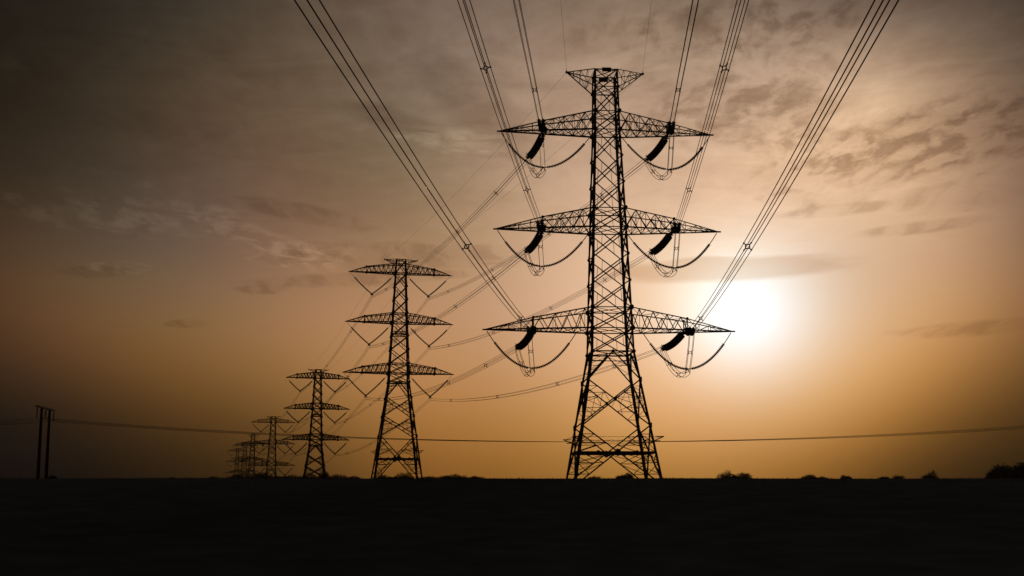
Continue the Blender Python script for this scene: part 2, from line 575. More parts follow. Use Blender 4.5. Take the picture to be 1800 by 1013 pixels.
def build_shaft(root, prof, base_levels, upper_levels, diaphragms, wl, wd, band_z, guard_z, big_plate_levels):
    waist = base_levels[-1]
    top = upper_levels[-1]
    # four legs, each following the profile
    knots = [z for z, _ in prof]
    for cx, cy in ((-1, -1), (1, -1), (1, 1), (-1, 1)):
        mb = MB()
        for z0, z1 in zip(knots, knots[1:]):
            w = wl * (1.0 if z0 < waist else (0.85 if z0 < (waist + top) / 2 else 0.7))
            mb.bar(corner(prof, z0, (cx, cy)), corner(prof, z1, (cx, cy)), w, w * 0.2, ref=(cx, cy, 0))
        # splice plates and concrete footing stub
        for z in base_levels[1:-1]:
            mb.box(corner(prof, z, (cx, cy)), wl * 1.12, wl * 1.12, 0.5)
        mb.box(corner(prof, knots[0], (cx, cy)) + Vector((0, 0, 0.02)), 0.7, 0.7, 0.36)
        mb.build('leg', M_STEEL, root)
    mb = MB()
    gm = mb
    # upper shaft: crossed bracing
    for i, (z0, z1) in enumerate(zip(upper_levels, upper_levels[1:])):
        for fi, (a, b, n) in enumerate(FACES):
            A0, B0, A1, B1 = corner(prof, z0, a), corner(prof, z0, b), corner(prof, z1, a), corner(prof, z1, b)
            off = Vector(n) * (wd * 0.35)
            mb.bar(A0 + off, B1 + off, wd, ref=n)
            mb.bar(B0 - off, A1 - off, wd, ref=n)
            c = (A0 + B0 + A1 + B1) / 4
            # thin stiffeners from the crossing to mid diagonal
            if z1 - z0 > 2.0:
                q0 = A0.lerp(B1, 0.25)
                q1 = A0.lerp(B1, 0.75)
                mb.bar(q0, B0.lerp(A1, 0.75), wd * 0.4, ref=n)
                mb.bar(q1, B0.lerp(A1, 0.25), wd * 0.4, ref=n)
            gm.hexplate(c, wd * 0.8, n)
            gm.hexplate(A0 + off * 1.5, wd * 1.5, n)
            gm.hexplate(B0 + off * 1.5, wd * 1.5, n)
    for z in diaphragms:
        cs = [corner(prof, z, c) for c in ((-1, -1), (1, -1), (1, 1), (-1, 1))]
        for i in range(4):
            mb.bar(cs[i], cs[(i + 1) % 4], wd * 0.9)
        mb.bar(cs[0], cs[2], wd * 0.6)
        mb.bar(cs[1], cs[3], wd * 0.6)
    for z in big_plate_levels:
        for (a, b, n) in FACES:
            for c in (a, b):
                gm.hexplate(corner(prof, z, c) + Vector(n) * 0.1, wd * 2.2, n)
    # lower body: large crosses with redundant members
    for i, (z0, z1) in enumerate(zip(base_levels, base_levels[1:])):
        lastp = (i == len(base_levels) - 2)
        for (a, b, n) in FACES:
            A0, B0, A1, B1 = corner(prof, z0, a), corner(prof, z0, b), corner(prof, z1, a), corner(prof, z1, b)
            off = Vector(n) * (wd * 0.35)
            if lastp:
                # inverted V from the middle of the waist beam down to the legs
                m1 = (A1 + B1) / 2
                mb.bar(A0, m1, wd * 1.2, ref=n)
                mb.bar(B0, m1, wd * 1.2, ref=n)
                for P0, P1 in ((A0, A1), (B0, B1)):
                    for t in (0.33, 0.66):
                        mb.bar(P0.lerp(P1, t), P0.lerp(m1, t), wd * 0.45, ref=n)
                        mb.bar(P0.lerp(P1, t), P0.lerp(m1, min(1, t + 0.3)), wd * 0.4, ref=n)
                gm.hexplate(m1, wd * 1.5, n)
            else:
                mb.bar(A0 + off, B1 + off, wd * 1.15, ref=n)
                mb.bar(B0 - off, A1 - off, wd * 1.15, ref=n)
                # crossing of the two diagonals
                wa, wb = (B0 - A0).length, (B1 - A1).length
                tc_ = wa / (wa + wb)
                X = A0.lerp(B1, tc_)
                gm.hexplate(X, wd * 1.6, n)
                for P0, P1 in ((A0, A1), (B0, B1)):
                    for (s0, s1) in ((P0, 1), (P1, -1)):
                        # redundants in the triangle leg / diagonal
                        Q = P0 if s1 == 1 else P1
                        Lm = P0.lerp(P1, tc_)
                        for t in (0.34, 0.67):
                            dgn = Q.lerp(X, t)
                            lg = Q.lerp(Lm, t)
                            rw = wd * (0.62 if i == 0 else 0.45)
                            mb.bar(lg, dgn, rw, ref=n)
                            mb.bar(dgn, Q.lerp(Lm, min(1.0, t + 0.33)), rw, ref=n)
                            if i == 0 and s1 == 1:
                                mb.bar(lg, Q.lerp(X, min(1.0, t + 0.3)), rw * 0.8, ref=n)
                # hanging members towards the neighbouring diagonals
                if i > 0:
                    for (Q, P_) in ((A0, B0), (B0, A0)):
                        d1 = Q.lerp(X, 0.5)
                        d2 = Q.lerp(X, 0.85)
                        d3 = Vector(d1) + Vector((0, 0, (z1 - z0) * 0.42))
                        other = (A1 if Q is A0 else B1).lerp(X, 0.55)
                        mb.bar(d1, other, wd * 0.4, ref=n)
                        mb.bar(d2, other, wd * 0.4, ref=n)
    # waist beams
    cs = [corner(prof, waist, c) for c in ((-1, -1), (1, -1), (1, 1), (-1, 1))]
    for i in range(4):
        mb.bar(cs[i], cs[(i + 1) % 4], wd * 1.2)
        lo = corner(prof, waist - 0.5, ((-1, -1), (1, -1), (1, 1), (-1, 1))[i])
        lo2 = corner(prof, waist - 0.5, ((-1, -1), (1, -1), (1, 1), (-1, 1))[(i + 1) % 4])
        mb.bar(lo, lo2, wd * 0.7)
    mb.bar(cs[0], cs[2], wd * 0.7)
    mb.bar(cs[1], cs[3], wd * 0.7)
    # band: horizontal beams where the lowest crosses meet, with diamond plan bracing
    cb = [corner(prof, band_z, c) for c in ((-1, -1), (1, -1), (1, 1), (-1, 1))]
    mids = [(cb[i] + cb[(i + 1) % 4]) / 2 for i in range(4)]
    for i in range(4):
        mb.bar(cb[i], cb[(i + 1) % 4], wd * 1.9)
        mb.bar(mids[i], mids[(i + 1) % 4], wd * 1.1)
        n = FACES[i][2]
        gm.hexplate(mids[i], wd * 3.0, n)
        for t in (0.25, 0.75):
            gm.hexplate(cb[i].lerp(cb[(i + 1) % 4], t), wd * 1.8, n)
    mb.build('body_bracing', M_STEEL, root)
    # anti-climbing frame: outriggers with barbed strands
    ag = MB()
    for z in (guard_z, guard_z + 0.35):
        s = interp(prof, z) + (0.75 if z > guard_z else 0.45)
        ring = [Vector((-s, -s, z)), Vector((s, -s, z)), Vector((s, s, z)), Vector((-s, s, z))]
        for i in range(4):
            p0, p1 = ring[i], ring[(i + 1) % 4]
            pts = [p0.lerp(p1, k / 40) + Vector((0, 0, 0.03 * ((k * 7) % 5 - 2) / 2)) for k in range(41)]
            ag.tube(pts, 0.018, 4)
    for cx, cy in ((-1, -1), (1, -1), (1, 1), (-1, 1)):
        p = corner(prof, guard_z, (cx, cy))
        ag.bar(p, p + Vector((cx * 0.8, cy * 0.8, 0.38)), 0.09)
        ag.bar(p, p + Vector((cx * 0.5, cy * 0.5, 0.0)), 0.07)
        ag.bar(p + Vector((cx * .8, 0, .38)), p + Vector((cx * .8, cy * .8, .38)), 0.08)
        ag.bar(p + Vector((cx * .8, cy * .8, .38)), p + Vector((0, cy * .8, .38)), 0.08)
    ag.build('climbing_guard', M_STEEL, root)


def build_arm(root, prof, sgn, zb, zt, tip, kink, kink_h, bays, outer, wd, style):
    """one cross arm: four chords tapering to a point, warren or crossed side bracing"""
    sb, st = interp(prof, zb), interp(prof, zt)
    tipb = Vector((sgn * tip, 0, zb))

    def chords(t_x):
        """points on the four chords at distance t_x from the centre line"""
        u = (t_x - sb) / (tip - sb)
        yb = sb * (1 - u)
        if t_x <= kink:
            k = (t_x - st) / (kink - st)
            h = (zt - zb) + (kink_h - (zt - zb)) * k
        else:
            h = kink_h * (1 - (t_x - kink) / (tip - kink))
        h = max(h, 0.0)
        return [Vector((sgn * t_x, -yb, zb)), Vector((sgn * t_x, yb, zb)),
                Vector((sgn * t_x, -yb * 0.97, zb + h)), Vector((sgn * t_x, yb * 0.97, zb + h))]
    mb = MB()
    C0, CK, CT = chords(sb), chords(kink), chords(tip - 0.02)
    C0[2] = Vector((sgn * st, -st, zt))
    C0[3] = Vector((sgn * st, st, zt))
    for i in range(4):
        w = wd * (1.35 if i < 2 else 1.0)
        mb.bar(C0[i], CK[i], w)
        mb.bar(CK[i], CT[i], w * 0.85)
    # pointed tip plate
    mb.box(tipb + Vector((sgn * -0.05, 0, 0)), 0.5, 0.10, 0.14)
    arm = mb.build('cross_arm', M_STEEL, root)
    br = MB()
    xs = [sb + (kink - sb) * i / bays for i in range(bays + 1)]
    cs = [chords(x) for x in xs]
    cs[0] = C0
    for i in range(bays):
        a, b = cs[i], cs[i + 1]
        m = chords((xs[i] + xs[i + 1]) / 2)
        for k in (0, 1):
            ref = (0, 1, 0)
            if style == 'warren':
                br.bar(a[k], m[2 + k], wd * 0.72, ref=ref)
                br.bar(m[2 + k], b[k], wd * 0.72, ref=ref)
                if i % 2 == 0:
                    br.bar(m[2 + k], m[k], wd * 0.35, ref=ref)
            else:
                if i > 0:
                    br.bar(a[k], a[2 + k], wd * 0.5, ref=ref)
                if i % 2 == 0:
                    br.bar(a[k], b[2 + k], wd * 0.75, ref=ref)
                    br.bar(a[2 + k], b[k], wd * 0.5, ref=ref)
                else:
                    br.bar(a[2 + k], b[k], wd * 0.75, ref=ref)
                    br.bar(m[k], m[2 + k], wd * 0.35, ref=ref)
                    br.bar(a[k], m[2 + k], wd * 0.4, ref=ref)
        # plan bracing, bottom crossed, top single
        br.bar(a[0], b[1], wd * 0.5)
        br.bar(a[1], b[0], wd * 0.5)
        br.bar(b[0], b[1], wd * 0.45)
        br.bar(a[2 + i % 2], b[3 - i % 2], wd * 0.45)
        br.bar(b[2], b[3], wd * 0.45)
    k4 = chords(kink)
    for k in (0, 1):
        br.bar(k4[k], k4[2 + k], wd * 0.9)
        br.hexplate(k4[2 + k], wd * 1.3, (0, 1, 0))
        br.hexplate(k4[k], wd * 1.6, (0, 1, 0))
    br.bar(k4[2], k4[1], wd * 0.6)
    prev = k4
    for j in range(1, outer + 1):
        x = kink + (tip - kink) * j / (outer + 1)
        c = chords(x)
        for k in (0, 1):
            br.bar(c[k], c[2 + k], wd * 0.5, ref=(0, 1, 0))
            br.bar(prev[2 + k] if j % 2 else prev[k], c[k] if j % 2 else c[2 + k], wd * 0.45, ref=(0, 1, 0))
        br.bar(c[0], c[1], wd * 0.4)
        br.bar(prev[0], c[1], wd * 0.4)
        br.bar(c[2], c[3], wd * 0.4)
        prev = c
    br.build('arm_bracing', M_STEEL, arm)
    return arm


def build_peak(root, prof, sgn, zlow, ztop, tip, tipz, wd, n):
    mb = MB()
    sl, st = interp(prof, zlow), interp(prof, ztop)
    T = Vector((sgn * tip, 0, tipz))
    for k in (-1, 1):
        a, b = Vector((sgn * sl, k * sl, zlow)), Vector((sgn * st, k * st, ztop))
        mb.bar(a, T, wd * 1.1)
        mb.bar(b, T, wd)
        pb = b
        pa = a
        for i in range(1, n + 1):
            t = i / (n + 1)
            qa, qb = a.lerp(T, t), b.lerp(T, t)
            mb.bar(qa, qb, wd * 0.55, ref=(0, 1, 0))
            mb.bar(pb if i % 2 else pa, qa if i % 2 else qb, wd * 0.6, ref=(0, 1, 0))
            pa, pb = qa, qb
    for t in [i / (n + 1) for i in range(1, n + 1)]:
        for (s_, z_) in ((sl, zlow), (st, ztop)):
            a = Vector((sgn * s_, -s_, z_)).lerp(T, t)
            b = Vector((sgn * s_, s_, z_)).lerp(T, t)
            mb.bar(a, b, wd * 0.5)
    mb.box(T, 0.22, 0.22, 0.16)
    mb.tube([T + Vector((0, 0, -0.25)), T + Vector((0, 0, 0.35))], 0.03, 5)
    mb.build('earth_wire_peak', M_STEEL, root)


def catenary(p, q, sag, n=24):
    p, q = Vector(p), Vector(q)
    return [p.lerp(q, i / n) - Vector((0, 0, 4 * sag * (i / n) * (1 - i / n))) for i in range(n + 1)]


def spacer_mesh(mb, c, d, half, r=0.022, roll=0.0):
    """four-armed bundle spacer round point c, wire direction d"""
    d = Vector(d).normalized()
    u = d.cross(Vector((0, 0, 1)))
    if u.length < 0.1:
        u = d.cross(Vector((0, 1, 0)))
    u.normalize()
    v = u.cross(d).normalized()
    u, v = u * math.cos(roll) + v * math.sin(roll), v * math.cos(roll) - u * math.sin(roll)
    f = half * 0.55
    ring = [c + u * f * a + v * f * b for a, b in ((-1, -1), (1, -1), (1, 1), (-1, 1))]
    for i in range(4):
        mb.tube([ring[i], ring[(i + 1) % 4]], r * 1.3, 5)
        a, b = ((-1, -1), (1, -1), (1, 1), (-1, 1))[i]
        e = c + u * half * a + v * half * b
        mb.tube([ring[i], e], r * 1.2, 5)
        mb.tube([e - d * 0.07, e + d * 0.07], r * 1.9, 6)


# attachment points needed by the lines, in each pylon's own frame
T_ARMS = [  # zb, zt, tip, kink (= conductor attachment), kink height, bays, style
    ('upper', 36.16, 38.20, 11.30, 6.60, 1.05, 5, 'cross'),
    ('middle', 25.60, 27.62, 11.65, 6.80, 1.15, 5, 'cross'),
    ('lower', 15.14, 17.25, 12.70, 7.80, 1.15, 4, 'warren'),
]
T_PROF = [(0.0, 4.19), (12.8, 2.10), (15.14, 2.03), (25.6, 1.69), (36.16, 1.30), (42.86, 1.19)]
S_ARMS = [  # zb, zt, tip, kink, kink height, bays, style, V bottom x, V inner x, V drop
    ('upper', 42.80, 44.75, 10.70, 7.1, 1.2, 6, 'warren', 5.90, 1.55, 4.7),
    ('middle', 32.30, 34.25, 11.10, 7.3, 1.2, 6, 'warren', 6.20, 1.95, 4.75),
    ('lower', 21.80, 23.75, 11.35, 7.5, 1.2, 6, 'warren', 6.60, 2.45, 4.8),
]
S_PROF = [(0.0, 4.80), (19.9, 2.08), (21.8, 2.05), (32.3, 1.55), (42.8, 1.12), (45.7, 1.0)]


def tension_pylon(loc, az_deg, line_near, line_far, heavy=1.0):
    """angle/tension tower. line_near / line_far: world headings (x, y) of the spans on either side"""
    root = empty('transmission_pylon', loc, R(-az_deg))
    wd = 0.115 * heavy
    build_shaft(root, T_PROF, [-0.3, 5.45, 9.95, 12.8],
                [12.8, 15.14, 17.25, 20.03, 22.8, 25.6, 27.62, 30.45, 33.3, 36.16, 38.2, 40.9, 42.86],
                [15.14, 17.25, 25.6, 27.62, 36.16, 38.2, 40.9, 42.86], 0.24 * heavy, wd, 2.85, 3.95,
                [15.14, 17.25, 25.6, 27.62, 36.16, 38.2])
    inv = Matrix.Rotation(R(az_deg), 3, 'Z')
    ends = {}
    for (nm, zb, zt, tip, kink, kh, bays, style) in T_ARMS:
        for sgn, side in ((-1, 'left'), (1, 'right')):
            build_arm(root, T_PROF, sgn, zb, zt, tip, kink, kh, bays, 3, wd, style)
            sb = interp(T_PROF, zb)
            yk = sb * (1 - (kink - sb) / (tip - sb))
            e2 = []
            for which, hd in ((-1, line_near), (1, line_far)):
                d = inv @ Vector((hd[0], hd[1], 0)).normalized()
                A = Vector((sgn * kink, which * yk, zb - 0.12))
                Lh = 4.75
                drop = 0.62 if which < 0 else 0.95
                E = A + d * Lh - Vector((0, 0, drop))
                side_v = d.cross(Vector((0, 0, 1))).normalized()
                path = catenary(A + d * 0.35 - Vector((0, 0, 0.02)), E - d * 0.25, 0.22, 10)
                for a in (-1, 1):
                    for b in (-1, 1):
                        o_ = side_v * (a * 0.19) + Vector((0, 0, b * 0.17))
                        mb = MB()
                        mb.discs([p + o_ for p in path], 0.17, 0.165, 0.06, 10)
                        ins = mb.build('insulator_string', M_GLASS, root)
                ym = MB()
                ax = (d, side_v, Vector((0, 0, 1)))
                ym.box(A + d * 0.22 - Vector((0, 0, 0.02)), 0.24, 0.62, 0.10, ax)
                ym.tube([A, A + d * 0.3], 0.07, 6)
                ym.build('yoke_plate', M_STEEL, ins)
                ym = MB()
                ym.box(E - d * 0.14, 0.20, 0.66, 0.09, ax)
                # grading horns standing off the live end
                for a in (-1, 1):
                    ym.tube([E - d * 0.2 + side_v * a * .3, E - d * 0.35 + side_v * a * .42 + Vector((0, 0, .28)),
                             E - d * 0.6 + side_v * a * .42 + Vector((0, 0, .36))], 0.025, 5)
                for a in (-1, 1):
                    for b in (-1, 1):
                        o_ = side_v * (a * 0.225) + Vector((0, 0, b * 0.225))
                        ym.tube([E - d * 0.1 + side_v * (a * .2), E + d * 0.35 + o_], 0.035, 6)
                ym.build('yoke_plate', M_STEEL, ins)
                e2.append((E + d * 0.3, d, side_v))
            ends[(nm, side)] = e2
            # hanging ribbed insulator curve from the tip back to the shaft, holding the jumper
            xin = sb + 0.18 if nm != 'lower' else 3.35
            xt = tip - 0.25
            xm = kink + (0.05 if nm != 'lower' else 0.05)
            dz = 3.72
            pts = []
            for i in range(25):
                t = i / 24
                x = xin + (xt - xin) * t
                w2 = (x - xm) / ((xt - xm) if x > xm else (xm - xin))
                pts.append(Vector((sgn * x, 0, zb - 0.15 - dz * (1 - w2 * w2))))
            js = MB()
            js.discs(pts[2:13], 0.165, 0.16, 0.06, 8)
            js.discs(pts[13:23], 0.165, 0.16, 0.06, 8)
            js.tube(pts[12:14], 0.05, 6)
            ju = js.build('jumper_insulator', M_GLASS, root)
            jl = MB()
            for seg_ in (pts[:3], pts[22:]):
                jr = MB()
                jr.tube(seg_, 0.045, 5)
                jr.build('link_rod', M_STEEL, ju)
            C_ = Vector((sgn * xm, 0, zb - 0.15 - dz))
            jl.tube([C_ + Vector((-.25, 0, .0)), C_ + Vector((.25, 0, .0))], 0.06, 6)
            for a in (-1, 1):
                jl.tube([C_, C_ + Vector((a * 0.08, 0, -0.12)), C_ + Vector((a * 0.26, 0, -0.42))], 0.045, 6)
            jl.build('suspension_clamp', M_STEEL, ju)
            # jumper loop: four strands, near string end -> clamp -> far string end
            En, Ef = e2[0][0], e2[1][0]
            sn, sf = e2[0][2], e2[1][2]
            jw = MB()
            sp = MB()
            ctrl = []
            Cc = C_ + Vector((0, 0, -0.32))
            n = 14
            for i in range(n + 1):       # near half: drops steeply, swings in to the clamp
                t = i / n
                p = En.lerp(Cc, t ** 1.0)
                p.z = En.z + (Cc.z - En.z) * (t ** 0.72)
                ctrl.append((p, t * 0.5))
            for i in range(1, n + 1):
                t = i / n
                p = Cc.lerp(Ef, t)
                p.z = Cc.z + (Ef.z - Cc.z) * t - 1.2 * 4 * t * (1 - t) * (1.12 - 0.24 * t)
                ctrl.append((p, 0.5 + t * 0.5))
            for a in (-1, 1):
                for b in (-1, 1):
                    strand = []
                    for i, (p, u) in enumerate(ctrl):
                        pa = ctrl[max(i - 1, 0)][0]
                        pb = ctrl[min(i + 1, len(ctrl) - 1)][0]
                        tg = (pb - pa).normalized()
                        sv = Vector((1, 0, 0)) if abs(tg.x) < 0.9 else Vector((0, 1, 0))
                        nv = sv.cross(tg).normalized()
                        strand.append(p + sv * a * 0.21 + nv * b * 0.2)
                    jw = MB()
                    jw.tube(strand, 0.026, 5)
                    jo = jw.build('jumper_cable', M_WIRE, root, True)
            for k in (6, 19, 24):
                p = ctrl[k][0]
                sp = MB()
                spacer_mesh(sp, p, ctrl[k + 1][0] - ctrl[k - 1][0], 0.21, 0.02)
                sp.build('spacer', M_STEEL, jo)
    for sgn in (-1, 1):
        build_peak(root, T_PROF, sgn, 40.9, 42.86, 4.1, 42.9, 0.085, 3)
    for z, y in ((42.75, -1.26), (42.62, 1.26)):
        mb = MB()
        mb.box((0.02, y, z), 0.98, 0.03, 0.46)
        mb.bar((-1.1, y + 0.05, z), (1.1, y + 0.05, z), 0.05)
        mb.build('number_plate', M_PLATE, root)
    return root, ends


def suspension_pylon(heavy=1.0):
    root = empty('transmission_pylon', (0, 0, 0))
    wd = 0.165 * heavy
    build_shaft(root, S_PROF, [-0.3, 8.9, 12.9, 16.7, 19.9],
                [19.9, 21.8, 23.75, 26.6, 29.45, 32.3, 34.25, 37.1, 39.95, 42.8, 45.7],
                [21.8, 23.75, 29.7, 30.3, 32.3, 34.25, 42.8, 44.75, 45.7], 0.33 * heavy, wd, 4.35, 5.6,
                [21.8, 32.3, 42.8])
    for (nm, zb, zt, tip, kink, kh, bays, style, vx, vin, drop) in S_ARMS:
        for sgn in (-1, 1):
            build_arm(root, S_PROF, sgn, zb, zt, tip, kink, kh, bays, 2, wd, style)
            V = Vector((sgn * vx, 0, zb - drop))
            for x in (tip - 0.2, vin):
                A = Vector((sgn * x, 0, zb - (0.15 if x > vx else 0.6)))
                pts = catenary(A, V + Vector((0, 0, 0.12)), 0.22, 10)
                mb = MB()
                st_ = A.lerp(V, 0.11 if x > vx else 0.02)
                pts2 = [p for p in pts if (p - A).length > (0.9 if x > vx else 0.05)]
                mb.discs(pts2, 0.17, 0.19 * heavy, 0.08 * heavy, 8)
                mb.tube([A] + pts2[:1], 0.035, 5)
                mb.build('insulator_string', M_GLASS, root)
            y = MB()
            y.box(V, 0.55, 0.06, 0.22)
            for a in (-1, 1):
                y.tube([V, V + Vector((a * 0.22, 0, -0.35))], 0.05, 5)
                y.tube([V + Vector((a * .22, -.25, -.36)), V + Vector((a * .22, .25, -.36))], 0.05, 6)
            y.build('yoke_plate', M_STEEL, root)
    for sgn in (-1, 1):
        build_peak(root, S_PROF, sgn, 44.8, 45.7, 3.45, 45.72, 0.09, 3)
    return root


# ------------------------------------------------------------------ where the pylons stand
ROT_N, ROT_S = -3.0, -12.0
TB = EYE - 0.3


def local_pt(base, rot, x, y, z):
    a = R(rot)
    return Vector((base[0] + x * math.cos(a) + y * math.sin(a), base[1] - x * math.sin(a) + y * math.cos(a), base[2] + z))


N0 = (9.9, 100.0, TB)
S1 = (-23.4, 205.0, TB)
S2 = (-66.9, 343.0, EYE - 8.5)
S3 = (-118.5, 498.0, EYE - 15.0)
N4 = (-172.5, 670.0, EYE - 13.1)
S5 = (-222.3, 840.0, EYE - 15.2)
S6 = (-272.0, 1000.0, EYE - 15.3)

near_heading = (-0.100, -1.0)
far_heading = (S1[0] - N0[0], S1[1] - N0[1])
root0, ends0 = tension_pylon(N0, ROT_N, near_heading, far_heading)
tag(root0, 'tallest nearest steel lattice pylon with ribbed insulator curves under its arms', 'pylon',
    'steel lattice pylons marching to the horizon')
root1 = suspension_pylon()
root1.location = S1
root1.rotation_euler = (0, 0, R(-ROT_S))
tag(root1, 'second nearest lattice pylon left of the big one, with V shaped insulators', 'pylon',
    'steel lattice pylons marching to the horizon')
FAR = [
    (S2, ROT_S - 3, 'third lattice pylon in the row, small, its top at the level of lowest arms ahead'),
    (S3, ROT_S - 3, 'fourth lattice pylon in the row, half sunk behind the dark horizon'),
    (S5, ROT_S - 4, 'sixth lattice pylon, a tiny faint one crowded at the left of the row'),
    (S6, ROT_S - 4, 'farthest and leftmost tiny lattice pylon at the end of the row'),
]
root2 = suspension_pylon(1.5)
tag(root2, FAR[0][2], 'pylon', 'steel lattice pylons marching to the horizon')
for k_, (base, rot, lab) in enumerate(FAR):
    c = root2 if k_ == 0 else copy_tree(root2)
    c.location = base
    c.rotation_euler = (0, 0, R(-rot))
    c['label'] = lab
c, _ends = tension_pylon(N4, -17.0, (0.32, -1.0), (-0.32, 1.0), 2.1)
tag(c, None, 'pylon', 'steel lattice pylons marching to the horizon')
c['label'] = 'fifth lattice pylon in the row, tiny, with a short triangular head piece'


# ------------------------------------------------------------------ conductors
def bundle(label, path, spacers, radius=0.024, half=0.2, detailed=True, roll=0.0):
    """four-wire conductor bundle along path (list of Vectors)"""
    root = empty('conductor_bundle', path[0])
    tag(root, label, 'power line', 'four-wire conductor bundles')
    o0 = Vector(path[0])
    hd = (path[-1] - path[0])
    hd.z = 0
    hd.normalize()
    sv = hd.cross(Vector((0, 0, 1)))
    for a in (-1, 1):
        for b in (-1, 1):
            mb = MB()
            ca, sa = math.cos(roll), math.sin(roll)
            qa, qb = a * ca - b * sa, a * sa + b * ca
            mb.tube([p - o0 + sv * qa * half + Vector((0, 0, qb * half)) for p in path], radius, 6 if detailed else 4)
            mb.build('wire', M_WIRE, root, True)
    n = len(path) - 1
    for u in spacers:
        mb = MB()
        i = min(int(u * n), n - 1)
        p = path[i].lerp(path[i + 1], u * n - i)
        spacer_mesh(mb, p - o0, path[i + 1] - path[i], half, 0.026, roll)
        mb.build('spacer', M_STEEL, root)
    return root


def earth_wire(label, path, r=0.011):
    mb = MB()
    o0 = path[0]
    mb.tube([p - o0 for p in path], r, 5)
    o = mb.build('earth_wire', M_WIRE, None, True)
    o.location = o0
    tag(o, label, 'power line', 'thin earth wires from the pylon peaks')
    return o


def to_world(base, rot, v):
    return local_pt(base, rot, v.x, v.y, v.z)


# near span: from the big pylon over the camera
NEAR_FIT = {  # lowest height above the eye, y of the lowest point, curvature
    'lower': (12.50, 38.0, 0.00050, (84.5, 53.5, 22.0)),
    'middle': (22.75, 38.0, 0.00055, (80.0, 53.0, 22.0)),
    'upper': (34.0, 34.0, 0.00040, (86.0, 57.0, 28.0)),
}
ROLLS = {('lower', 'left'): 13.0, ('middle', 'left'): 36.0, ('middle', 'right'): -9.0, ('upper', 'right'): 6.0}
for nm in ('upper', 'middle', 'lower'):
    zmin, y0, k, sps = NEAR_FIT[nm]
    for side in ('left', 'right'):
        E = to_world(N0, ROT_N, ends0[(nm, side)][0][0])
        zE = zmin + EYE + k * (E.y - y0) ** 2
        path = []
        n = 64
        for i in range(n + 1):
            t = i / n
            y = E.y + (-45.0 - E.y) * t
            x = E.x + {'lower': 0.1035, 'middle': 0.1015, 'upper': 0.095}[nm] * (y - E.y)
            z = zmin + EYE + k * (y - y0) ** 2 + (E.z - zE) * max(0, 1 - (E.y - y) / 12.0)
            path.append(Vector((x, y, z)))
        bundle('thick wires sweeping from the %s %s arm of nearest pylon up over the viewer' % (nm, side),
               path, [(E.y - s) / (E.y + 45.0) for s in sps], roll=R(ROLLS.get((nm, side), 0)))
for sgn, side in ((-1, 'left'), (1, 'right')):
    A = local_pt(N0, ROT_N, sgn * 4.1, 0, 43.2)
    path = []
    for i in range(41):
        t = i / 40
        y = A.y + (-45 - A.y) * t
        path.append(Vector((A.x + 0.085 * (y - A.y), y, A.z - 1.3 + 0.00038 * ((y - 40) ** 2))))
    path[0] = A
    earth_wire('single thin wire rising from the %s tip of the nearest pylon head' % side, path)


def v_pt(base, rot, nm, sgn):
    for a in S_ARMS:
        if a[0] == nm:
            return local_pt(base, rot, sgn * a[8], 0, a[1] - a[10] - 0.45)


# span from the nearest to the second pylon
for nm in ('upper', 'middle', 'lower'):
    for sgn, side in ((-1, 'left'), (1, 'right')):
        E = to_world(N0, ROT_N, ends0[(nm, side)][1][0])
        V = v_pt(S1, ROT_S, nm, sgn)
        bundle('bundled wires hanging from the %s %s arm of the nearest pylon to the second one' % (nm, side),
               catenary(E, V, 2.0, 40), (0.12, 0.30, 0.56, 0.84), 0.021)
for sgn, side in ((-1, 'left'), (1, 'right')):
    earth_wire('single thin wire between the %s head tips of the nearest and second pylons' % side,
               catenary(local_pt(N0, ROT_N, sgn * 4.1, 0, 42.9), local_pt(S1, ROT_S, sgn * 3.45, 0, 45.7), 1.2, 32))
# spans farther down the row
chain = [(S1, ROT_S, 'second', 'third'), (S2, ROT_S - 3, 'third', 'fourth'), (S3, ROT_S - 3, 'fourth', 'fifth')]
nxt = [(S2, ROT_S - 3), (S3, ROT_S - 3), (N4, -17.0)]
for (b0, r0, n0_, n1_), (b1, r1) in zip(chain, nxt):
    for nm in ('upper', 'middle', 'lower'):
        for sgn, side in ((-1, 'left'), (1, 'right')):
            A = v_pt(b0, r0, nm, sgn)
            if b1 is N4:
                za = [a for a in T_ARMS if a[0] == nm][0]
                B = local_pt(b1, r1, sgn * za[4], -4, za[1] - 0.7)
            else:
                B = v_pt(b1, r1, nm, sgn)
            bundle('faint bundled wires from the %s %s arm of the %s pylon to the %s' % (nm, side, n0_, n1_),
                   catenary(A, B, 2.9 if n0_ != 'second' else 2.6, 28), (0.2, 0.5, 0.8), 0.022, detailed=False)
    if b1 is not N4:
        for sgn, side in ((-1, 'left'), (1, 'right')):
            earth_wire('hair-thin wire between the %s head tips of the %s and %s pylons' % (side, n0_, n1_),
                       catenary(local_pt(b0, r0, sgn * 3.45, 0, 45.7), local_pt(b1, r1, sgn * 3.45, 0, 45.7), 2.2, 24), 0.014)


